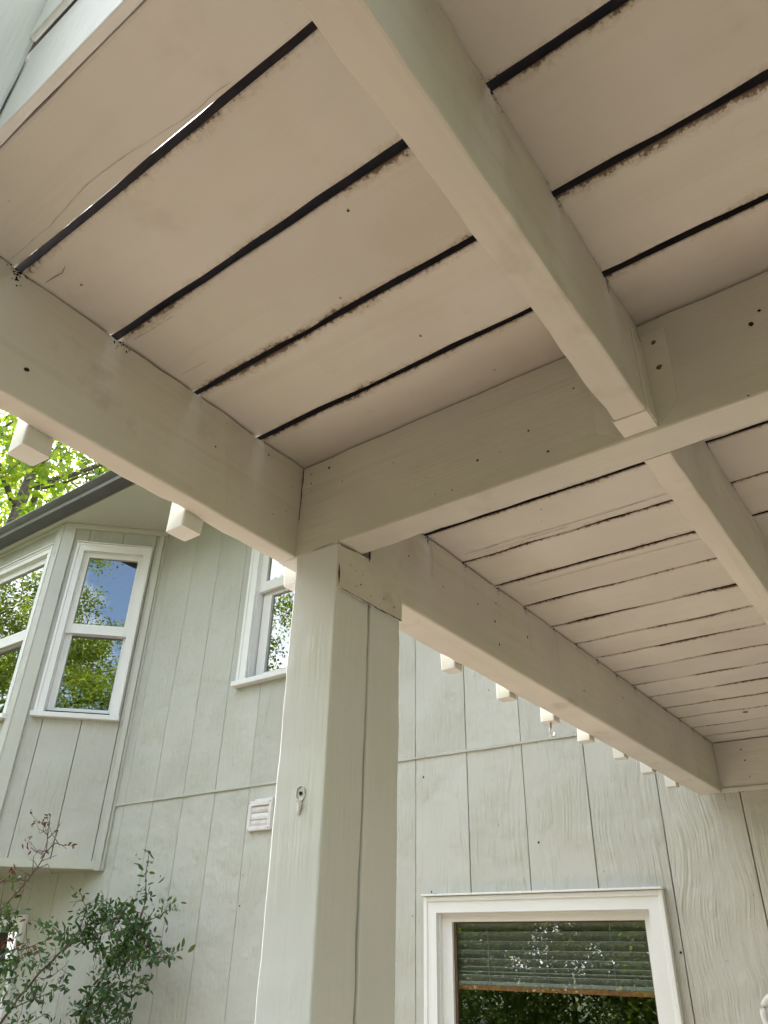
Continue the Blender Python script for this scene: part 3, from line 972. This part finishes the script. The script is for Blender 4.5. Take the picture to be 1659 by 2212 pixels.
marks(boards[4], [(-.442, .655, ZD - .0008)], dn, .0028, plain_bead)
marks(boards[3], [(-.49, .534, ZD - .0008)], dn, .0022, plain_bead)
marks(boards[1], [(-.758, .315, ZD - .0008)], dn, .0026, M['rust'])
marks(boards[5], [(-.391, .778, ZD - .0008)], dn, .0018, M['rust'])
marks(boards[7], [(-.515, 1.183, ZD - .0008), (-.535, 1.224, ZD - .0008)], dn, .0020)
marks(boards[18], [(-.544, 2.79, ZD - .0008)], dn, .011)
marks(led, [(-.66, 3.148, .73), (-.655, 3.148, .69), (-.65, 3.148, .63)], (0, -1, 0), .0035)

# black mould that runs down the timbers below each gap
def mould(parent, xface, ylist, nrm, seed, zt=.766):
    rnd = random.Random(seed)
    b = Bag()
    for y in ylist:
        zz = zt
        L = rnd.uniform(.006, .032)
        while zz > zt - L:
            dot(b, (xface + nrm * .0009, y + rnd.gauss(0, .0035) , zz + EYE), (nrm, 0, 0), rnd.uniform(.0008, .0030) * (0.4 + 0.6 * (1 - (zt - zz) / L)), .0005, 6, rnd.random())
            zz -= rnd.uniform(.0008, .0028)
        for _ in range(14):
            dot(b, (xface + nrm * .0009, y + rnd.gauss(0, .012), zt - abs(rnd.gauss(0, .006)) + EYE), (nrm, 0, 0), rnd.uniform(.0005, .0018), .0004, 5, rnd.random())
    tag(mesh('mould_specks', b.V, b.F, M['board_side'], Matrix.Identity(4), parent), kind='stuff')


for jx, j1, j2 in joists[:2]:
    mould(j1, jx + .040, [g_[0] for g_ in gaps[:4]], 1, int(jx * 100) + 7)
    mould(j2, jx + .037, [g_[0] for g_ in gaps[6:14]], 1, int(jx * 100) + 8)
mould(rimB, -.758, [g_[0] for g_ in gaps[6:]], 1, 5)
mould(rimA, -.802, [gaps[0][0], gaps[1][0]], 1, 6, .767)

# brown runs of water below the gaps
M['run'] = plain('water_run', (0.42, 0.36, 0.28), 0.7, vary=0.3, scale=60)
for i in range(6, 18):
    yy = gaps[i][0] + random.uniform(-.015, .02)
    crack(rimB, [(-.7570, yy, .764), (-.7570, yy + .004, random.uniform(.66, .73))], (1, 0, 0), .0016, M['run'], 'water_run', .003)

# balusters screwed to the outside of the rim, with the rails they carry
bal = [.342, .602, .862, 1.122, 1.384, 1.639, 1.884, 2.121, 2.388, 2.636, 2.878]
for i, y in enumerate(bal):
    xo = -.8415 if y < .87 else -.8445
    zb_ = .560 if y < .7 else .573
    lumber('baluster', xo - .038, xo, y, y + .037, zb_ + random.uniform(-.003, .003), 1.70, 'Z', M['balu'], deck, 0.003, 0.0022)
lumber('handrail', -.93, -.79, .10, 3.15, 1.702, 1.740, 'Y', M['balu'], deck, 0.005, 0.001)
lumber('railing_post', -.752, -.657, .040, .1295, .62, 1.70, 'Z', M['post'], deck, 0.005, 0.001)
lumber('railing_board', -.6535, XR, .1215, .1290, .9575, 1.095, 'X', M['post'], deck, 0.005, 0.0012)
lumber('handrail', -.76, XR, .03, .17, 1.702, 1.740, 'X', M['balu'], deck, 0.005, 0.001)
for i in range(29):
    x = -.5 + i * .16
    lumber('baluster', x, x + .037, .093, .130, 1.0965, 1.70, 'Z', M['balu'], deck, 0.003, 0.0006)
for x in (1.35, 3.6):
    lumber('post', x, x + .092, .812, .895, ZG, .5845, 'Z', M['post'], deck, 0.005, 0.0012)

# ------------------------------------------------------------------ small things
hook = empty('screw_hook', -.8635, 1.903, .538)
tag(hook, 'small white screw hook with rusty shank under a baluster end', 'hook')
pts = [(-.8635, 1.9035, .577), (-.8635, 1.9035, .566), (-.8635, 1.9020, .558), (-.8635, 1.8990, .552)]
V, Fc = tube_data([(x, y, z + EYE) for x, y, z in pts], [.0022] * 4, 7)
mesh('shank', V, Fc, M['rust'], Matrix.Identity(4), hook, smooth=True)
pts = []
for k in range(13):
    t = R(150 + k * 17.5)
    pts.append((-.8635, 1.908 + math.cos(t) * .0125 * 1.15, .548 + EYE + math.sin(t) * .0125))
pts = [(-.8635, 1.8990, .552 + EYE)] + pts
V, Fc = tube_data(pts, [.0025] * len(pts), 7)
mesh('hook_bend', V, Fc, M['hook'], Matrix.Identity(4), hook, smooth=True)

hose = empty('hose', -.66, 3.12, -.20)
tag(hose, 'white curved pipe loop on the siding at the right edge', 'pipe')
pts = []
for k in range(25):
    t = R(80 + k * 9.5)
    pts.append((-.690 + math.cos(t) * .072, 3.128, -.116 + EYE + math.sin(t) * .062))
pts += [(-.60, 3.128, -.205 + EYE), (-.5, 3.128, -.20 + EYE)]
V, Fc = tube_data(pts, [.0115] * len(pts), 10)
mesh('pipe_bend', V, Fc, M['plastic'], Matrix.Identity(4), hose, smooth=True)
V, Fc = tube_data([(-.5, 3.128, -.20 + EYE), (-.5, 3.128, -1.3 + EYE)], [.0115] * 2, 10)
mesh('pipe_drop', V, Fc, M['plastic'], Matrix.Identity(4), hose, smooth=True)
V, Fc = tube_data([(-.682, 3.128, -.054 + EYE), (-.64, 3.150, -.05 + EYE), (-.62, 3.19, -.05 + EYE)], [.0115] * 3, 10)
mesh('pipe_inlet', V, Fc, M['plastic'], Matrix.Identity(4), hose, smooth=True)


# ------------------------------------------------------------------ leaves
def leaf_cloud(centres, dirs, sizes, shape, rng, up=0.5, fold=0.15):
    """centres Nx3, dirs Nx3 (the way the leaf points), shape Kx2 outline (along, across)"""
    n = len(centres)
    d = dirs / np.maximum(1e-6, np.linalg.norm(dirs, axis=1, keepdims=True))
    nr = rng.normal(size=(n, 3))
    nr[:, 2] += up * 2
    s = np.cross(d, nr)
    s /= np.maximum(1e-6, np.linalg.norm(s, axis=1, keepdims=True))
    nn = np.cross(s, d)
    k = len(shape)
    sh = np.array(shape)
    P = (centres[:, None, :] + d[:, None, :] * (sh[None, :, 0:1] * sizes[:, None, None]) + s[:, None, :] * (sh[None, :, 1:2] * sizes[:, None, None])
         + nn[:, None, :] * ((np.abs(sh[None, :, 1:2]) * fold * 2 - sh[None, :, 0:1] ** 2 * fold) * sizes[:, None, None]))
    return P.reshape(-1, 3), k


def leaf_mesh(name, P, k, mat):
    n = len(P) // k
    me = bpy.data.meshes.new(name)
    me.vertices.add(len(P))
    me.vertices.foreach_set('co', P.astype(np.float32).ravel())
    me.loops.add(n * k)
    me.loops.foreach_set('vertex_index', np.arange(n * k, dtype=np.int32))
    me.polygons.add(n)
    me.polygons.foreach_set('loop_start', np.arange(0, n * k, k, dtype=np.int32))
    me.materials.append(mat)
    me.update(calc_edges=True)
    me.validate()
    return me


OAK = [(0, 0), (.15, .10), (.25, .30), (.38, .14), (.55, .36), (.66, .16), (.85, .22), (1, 0), (.85, -.22), (.66, -.16), (.55, -.36), (.38, -.14), (.25, -.30), (.15, -.10)]
OVAL = [(0, 0), (.25, .17), (.6, .21), (.9, .10), (1, 0), (.9, -.10), (.6, -.21), (.25, -.17)]
DIAM = [(0, 0), (.45, .30), (1, 0), (.45, -.30)]


def make_tree(seed, H, crown, nlimb, leaf, per, shape, trunk_r, base=0.28, droop=0.0, kids=(5, 5, 4)):
    rng = np.random.default_rng(seed)
    rnd = random.Random(seed)
    bag = Bag()
    tips = []

    def branch(p, d, L, r, lev):
        n = 5
        pts, rad = [Vector(p)], [r]
        cur, dd = Vector(p), Vector(d).normalized()
        for i in range(n):
            dd = (dd + Vector((rnd.gauss(0, .16), rnd.gauss(0, .16), rnd.gauss(0.03, .12) - droop * lev * .1))).normalized()
            cur = cur + dd * (L / n)
            pts.append(cur.copy())
            rad.append(max(.006, r * (1 - .75 * (i + 1) / n)))
        bag.add(tube_data(pts, rad, 7 if lev < 2 else 4))
        if lev >= 3:
            tips.extend((pts[k], (pts[k] - pts[k - 1]).normalized()) for k in (2, 3, 4, 5))
            return
        nk = kids[min(lev, 2)]
        for k in range(nk):
            t = .3 + .7 * (k + rnd.random() * .6) / nk
            i = min(n - 1, int(t * n))
            q = pts[i].lerp(pts[i + 1], t * n - i)
            ax = (pts[i + 1] - pts[i]).normalized()
            o = Vector((rnd.gauss(0, 1), rnd.gauss(0, 1), rnd.gauss(.15, .7)))
            o = (o - ax * o.dot(ax)).normalized()
            branch(q, ax * .55 + o * .85, L * rnd.uniform(.42, .6), rad[i] * .55, lev + 1)
        tips.append((pts[-1], dd))

    tp, tr = [], []
    for i in range(9):
        t = i / 8
        tp.append(Vector((math.sin(t * 3 + seed) * .25 * t, math.cos(t * 2.3 + seed) * .25 * t, H * .93 * t)))
        tr.append(trunk_r * (1.25 if i == 0 else 1 - .85 * t))
    bag.add(tube_data(tp, tr, 10))
    for k in range(nlimb):
        t = base + (1 - base) * (k + rnd.random() * .5) / nlimb
        i = min(7, int(t * 8))
        q = tp[i].lerp(tp[i + 1], t * 8 - i)
        an = k * 2.399 + rnd.uniform(-.4, .4)
        prof = math.sin(math.pi * min(1, max(.12, (t - base * .6) / (1.12 - base * .6)))) ** .6
        branch(q, (math.cos(an), math.sin(an), .25 + .6 * t), crown * prof * rnd.uniform(.75, 1.05), tr[i] * .5, 1)
    C, D = [], []
    for p, d in tips:
        for _ in range(per):
            C.append(p + Vector((rnd.gauss(0, .26), rnd.gauss(0, .26), rnd.gauss(0, .2))))
            D.append(d * .5 + Vector((rnd.gauss(0, .8), rnd.gauss(0, .8), rnd.gauss(-.25, .5))))
    C, D = np.array(C), np.array(D)
    sz = leaf * rng.uniform(.65, 1.2, len(C))
    P, k = leaf_cloud(C, D, sz, shape, rng)
    tm = bpy.data.meshes.new('trunk')
    tm.from_pydata([tuple(v) for v in bag.V], [], bag.F)
    tm.materials.append(M['bark'])
    tm.polygons.foreach_set('use_smooth', [True] * len(tm.polygons))
    return tm, P, k


def plant_tree(tm, cm, x, y, sc_, rz, label, group, name='leafy_tree'):
    o = bpy.data.objects.new(name, None)
    mw = Matrix.Translation((x, y, 0)) @ Matrix.Rotation(rz, 4, 'Z') @ Matrix.Scale(sc_, 4)
    reg(o, mw)
    tag(o, label, 'tree', group)
    for nm, me in (('trunk', tm), ('crown', cm)):
        c = bpy.data.objects.new(nm, me)
        COL.objects.link(c)
        c.parent = o
        if nm == 'crown':
            c['kind'] = 'stuff'
    return o


# the oak beyond the gutter
tm, P, k = make_tree(11, 13.5, 5.2, 13, 0.16, 15, OAK, .26, base=.30)
cm = leaf_mesh('crown', P, k, M['oak'])
plant_tree(tm, cm, -12.8, 5.3, 1.0, 0.4, 'sunlit oak with yellow-green leaves above the gutter, by the left edge', None, 'oak_tree')
plant_tree(tm, cm, -17.5, 9.5, 1.15, 2.1, 'darker oak further back beyond the roof edge', None, 'oak_tree')

# trees across the yard, behind the photographer: seen in the panes
tm1, P, k = make_tree(21, 12.0, 4.8, 13, 0.12, 64, DIAM, .22, base=.25, kids=(4, 4, 3))
cm1 = leaf_mesh('crown', P, k, M['yard_leaf'])
tm2, P, k = make_tree(35, 11.0, 4.4, 13, 0.115, 64, DIAM, .18, base=.12, kids=(4, 4, 3))
cm2 = leaf_mesh('crown', P, k, M['yard_leaf'])
yard = [(-24, -3.5, 1.05, 0.3, 0), (-20.5, -9.5, 1.15, 1.2, 1), (-15.0, -13.5, 1.2, 2.2, 0), (-9.5, -18, .95, 3.4, 1), (-4.0, -19.5, 1.0, 4.0, 0), (0.6, -18.0, .95, 5.0, 1),
        (5.6, -16.0, 1.02, 0.9, 0), (11.5, -15.0, .9, 2.9, 1), (-29, -10, 1.2, 2.0, 0), (-17, -21, 1.1, 0.1, 1), (-1, -24, 1.1, 1.4, 0)]
for (x, y, s, rz, kk) in yard:
    plant_tree((tm1, tm2)[kk], (cm1, cm2)[kk], x, y, s, rz, 'leafy tree across the yard, seen only mirrored in the window panes', 'trees across the yard behind the photographer')
tm3, P, k = make_tree(51, 4.2, 2.3, 18, 0.12, 9, DIAM, .05, base=.03)
cm3 = leaf_mesh('crown', P, k, M['yard_leaf'])
for (x, y, sz, rz) in ((7.6, -4.2, .9, 1.0), (8.8, .6, 1.0, 2.3), (7.4, -9.0, .95, 3.9)):  # unseen trees added to cut the light from the right
    plant_tree(tm2, cm2, x, y, sz, rz, 'unseen leafy tree added to shade the right end of the deck', 'unseen trees added to shade the deck from the right')
for i in range(15):
    x = -17.5 + i * 1.5
    y = -7.0 - 5.0 * math.sin((i + 1.5) / 16 * math.pi) + random.uniform(-.8, .8)
    s, rz = random.uniform(.85, 1.2), random.uniform(0, 6)
    plant_tree(tm3, cm3, x, y, s, rz, 'young bushy tree at the wood edge, seen only mirrored in the large window', 'young trees at the wood edge behind the photographer', 'young_tree')

# ------------------------------------------------------------------ firethorn against the wall
shrub = empty('firethorn_shrub', -4.4, 2.95, ZG)
tag(shrub, 'glossy dark green thorny shrub growing up the siding below the bay', 'shrub')
rnd = random.Random(77)
rng = np.random.default_rng(77)
stems = Bag()
LC, LD, LS = [], [], []
DC, DD = [], []


def stem(pts, r0, r1, leafy, twig=0.0, y0=2.95, dens=1.0, thorns=0, dry=0.0, zlo=-9):
    """a branch through (x, z[, y]) points; leaves in tufts along it"""
    P = []
    f = y0 / 2.95
    pp = [Vector((q[0] * f, y0, q[1] * f if q[1] > -1.5 else q[1])) for q in pts]
    for a, b in zip(pp[:-1], pp[1:]):
        n = max(2, int((b - a).length / .03))
        for i in range(n):
            q = a.lerp(b, i / n)
            P.append(q + Vector((noise.noise(q * 9), noise.noise(q * 9 + Vector((9, 0, 0))), noise.noise(q * 9 + Vector((0, 9, 0))))) * .012)
    P.append(pp[-1])
    n = len(P)
    rad = [r0 + (r1 - r0) * i / (n - 1) for i in range(n)]
    stems.add(tube_data([p + Vector((0, 0, EYE)) for p in P], rad, 6))
    for i in range(n - 1):
        ax = (P[i + 1] - P[i]).normalized()
        if leafy and P[i].z > zlo:
            for _ in range(int(leafy * 1.1 * dens + rnd.random())):
                o = Vector((rnd.gauss(0, 1), rnd.gauss(0, .8), rnd.gauss(.1, 1)))
                o = (o - ax * o.dot(ax)).normalized()
                c = P[i].lerp(P[i + 1], rnd.random()) + o * .004
                LC.append(c)
                LD.append(o * .9 + ax * rnd.uniform(.1, .9))
                LS.append(rnd.choice((.022, .03, .036, .042, .052)) * rnd.uniform(.85, 1.15))
        for _tw in range(2 if leafy > 1 else 1):
            if not (twig and rnd.random() < twig):
                continue
            o = Vector((rnd.gauss(0, 1), rnd.gauss(-.1, .7), rnd.gauss(.2, .9)))
            o = (o - ax * o.dot(ax) * .6).normalized()
            L = rnd.uniform(.03, .10) if leafy else rnd.uniform(.05, .15)
            q = P[i]
            tp = [q, q + o * L * .5 + Vector((0, 0, rnd.gauss(0, .01))), q + (o + Vector((0, 0, rnd.gauss(.1, .25)))) * L]
            stems.add(tube_data([v + Vector((0, 0, EYE)) for v in tp], [.0022, .0016, .0009], 4))
            if rnd.random() < dry:
                for _ in range(rnd.randint(2, 7)):
                    DC.append(tp[2] + Vector((rnd.gauss(0, .012), rnd.gauss(0, .01), rnd.gauss(0, .012))))
                    DD.append(Vector((rnd.gauss(0, 1), rnd.gauss(0, 1), rnd.gauss(-.6, 1))))
            elif leafy:
                m = int(L / .012)
                for j in range(m):
                    t = (j + 1) / m
                    c = tp[0].lerp(tp[2], t)
                    for _ in range(2):
                        o2 = Vector((rnd.gauss(0, 1), rnd.gauss(0, .8), rnd.gauss(.1, 1))).normalized()
                        LC.append(c + o2 * .003)
                        LD.append(o2 + o * .6)
                        LS.append(rnd.uniform(.024, .044))
        if thorns and rnd.random() < thorns:
            o = Vector((rnd.gauss(0, 1), rnd.gauss(0, .6), rnd.gauss(0, 1))).normalized()
            stems.add(tube_data([P[i] + Vector((0, 0, EYE)), P[i] + o * rnd.uniform(.015, .045) + Vector((0, 0, EYE))], [.0013, .0003], 4))


# main stems from the ground
stem([(-4.45, -1.53), (-4.40, -1.0), (-4.28, -.55), (-4.17, -.24), (-4.05, -.03), (-3.93, .05), (-3.85, .17), (-3.83, .26)], .016, .005, 1.0, .5, thorns=.2, zlo=-.6)
stem([(-3.83, .25), (-3.85, .36), (-3.885, .53)], .004, .0012, 2.6, .10, dens=1.3)
stem([(-3.92, .06), (-3.80, .17), (-3.68, .20), (-3.57, .24)], .005, .0012, 2.4, .35)
stem([(-4.02, .00), (-3.80, .01), (-3.62, .00), (-3.46, .045)], .005, .0012, 2.4, .45)
stem([(-4.05, -.02), (-3.90, -.05), (-3.72, .06)], .004, .0012, 2.6, .6)
stem([(-4.02, .02), (-3.95, .16), (-4.00, .26)], .004, .0012, 2.4, .6)
stem([(-3.93, .04), (-3.88, .12), (-3.75, .10)], .004, .0012, 2.6, .7)
stem([(-4.18, -.24), (-4.0, -.20), (-3.85, -.14), (-3.72, -.115)], .005, .0012, 2.6, .6)
stem([(-4.25, -.45), (-4.05, -.34), (-3.92, -.26), (-3.80, -.235)], .005, .0012, 2.6, .6)
stem([(-4.20, -.3), (-4.12, -.16), (-4.02, -.14)], .004, .0012, 2.6, .7)
stem([(-4.30, -.55), (-4.10, -.48), (-3.9, -.42), (-3.78, -.38)], .005, .0012, 2.8, .7)
stem([(-4.3, -.5), (-4.2, -.36), (-4.05, -.30)], .005, .0012, 2.8, .7)
stem([(-4.45, -.7), (-4.25, -.42), (-4.3, -.3)], .005, .0012, 2.4, .6)
# the long leaning stem
stem([(-4.6, -1.53), (-4.98, -.75), (-5.02, -.38), (-4.83, -.21), (-4.68, -.08), (-4.52, .02), (-4.40, .07), (-4.25, .10), (-4.08, .13)], .014, .004, .5, .25, thorns=.3, zlo=-.6)
stem([(-4.5, .03), (-4.38, .14), (-4.36, .24), (-4.46, .335)], .005, .0012, 2.2, .5)
stem([(-4.36, .2), (-4.26, .27), (-4.19, .285)], .004, .0012, 2.4, .6)
stem([(-4.40, .06), (-4.3, .19), (-4.12, .20), (-4.0, .17)], .004, .0012, 2.4, .7)
stem([(-4.3, .10), (-4.15, .02), (-4.10, -.02)], .004, .0012, 2.2, .6)
stem([(-4.46, .05), (-4.60, .12), (-4.75, .17), (-4.91, .19)], .004, .0012, 2.2, .35)
stem([(-4.60, -.03), (-4.70, -.03), (-4.80, -.06)], .003, .0012, 1.0, .4)
stem([(-4.75, -.14), (-4.55, -.10), (-4.43, -.02)], .003, .0012, 1.6, .4)
stem([(-4.9, -.28), (-4.70, -.22), (-4.55, -.18), (-4.43, -.08)], .004, .0012, 1.8, .4)
stem([(-4.95, -.45), (-4.75, -.36), (-4.60, -.30), (-4.5, -.27)], .004, .0012, 1.0, .5)
stem([(-4.95, -.55), (-4.8, -.42), (-4.83, -.30)], .004, .0012, 1.8, .5)
stem([(-4.6, -.6), (-4.5, -.4), (-4.35, -.33)], .004, .0012, 2.0, .6)
# bare, reddish wood on the left
stem([(-4.8, -1.53), (-5.55, -.6), (-5.62, -.1), (-5.30, .24), (-5.10, .39), (-4.98, .495), (-4.925, .59), (-4.94, .68), (-4.975, .79)], .012, .0022, 0, .85, thorns=1.0, dry=.45, y0=2.42)
stem([(-4.92, .58), (-4.84, .62), (-4.76, .60), (-4.70, .58)], .003, .001, 0, .5, thorns=.5, dry=.9, y0=2.42)
stem([(-4.93, .66), (-4.87, .70), (-4.82, .75)], .003, .001, 0, .4, thorns=.5, dry=.3, y0=2.42)
stem([(-4.98, .49), (-4.88, .50), (-4.80, .44)], .003, .001, .2, .4, thorns=.4, dry=.4, y0=2.42)
stem([(-5.02, .46), (-5.05, .55), (-5.0, .60)], .003, .001, 0, .4, thorns=.4, dry=.6, y0=2.42)
stem([(-5.1, .39), (-5.1, .25), (-5.2, .1)], .003, .001, .8, .4, thorns=.2, y0=2.42)
stem([(-5.25, -.03), (-5.0, .03), (-4.85, .04), (-4.62, .10)], .005, .001, .2, .5, thorns=.4, dry=.35, y0=2.42)
stem([(-5.2, -.12), (-4.95, -.02), (-4.72, .02)], .004, .001, .5, .5, thorns=.4, dry=.4, y0=2.42)
stem([(-5.28, .22), (-5.15, .20), (-5.05, .14)], .004, .001, 1.5, .4, y0=2.42)
stem([(-5.2, -.2), (-5.05, -.13), (-4.93, -.12)], .004, .001, 1.6, .5, y0=2.42)
stem([(-5.2, -.33), (-5.0, -.24), (-4.9, -.25)], .004, .001, 1.8, .5, y0=2.42)
mesh('stems', stems.V, stems.F, M['stem'], Matrix.Identity(4), shrub, smooth=True)
keep = [i for i in range(len(LC)) if LC[i].x > -4.33 or rnd.random() < .42]
LC, LD, LS = [LC[i] for i in keep], [LD[i] for i in keep], [LS[i] for i in keep]
LC = np.array([tuple(v) for v in LC])
LC[:, 1] += rng.normal(0, .035, len(LC))
LC[:, 1] = np.minimum(LC[:, 1], 3.13)
LC[:, 2] += EYE
P, k = leaf_cloud(LC, np.array([tuple(v) for v in LD]), np.array(LS), OVAL, rng, up=.35, fold=.12)
me = leaf_mesh('foliage', P, k, M['fire'])
o = reg(bpy.data.objects.new('foliage', me), Matrix.Identity(4), shrub)
tag(o, kind='stuff')
DC = np.array([tuple(v) for v in DC])
DC[:, 2] += EYE
P, k = leaf_cloud(DC, np.array([tuple(v) for v in DD]), rng.uniform(.016, .03, len(DC)), OVAL, rng, up=0, fold=.4)
me = leaf_mesh('dry_leaves', P, k, M['dry'])
o = reg(bpy.data.objects.new('dry_leaves', me), Matrix.Identity(4), shrub)
tag(o, kind='stuff')
print('shrub leaves', len(LC), 'dry', len(DC))
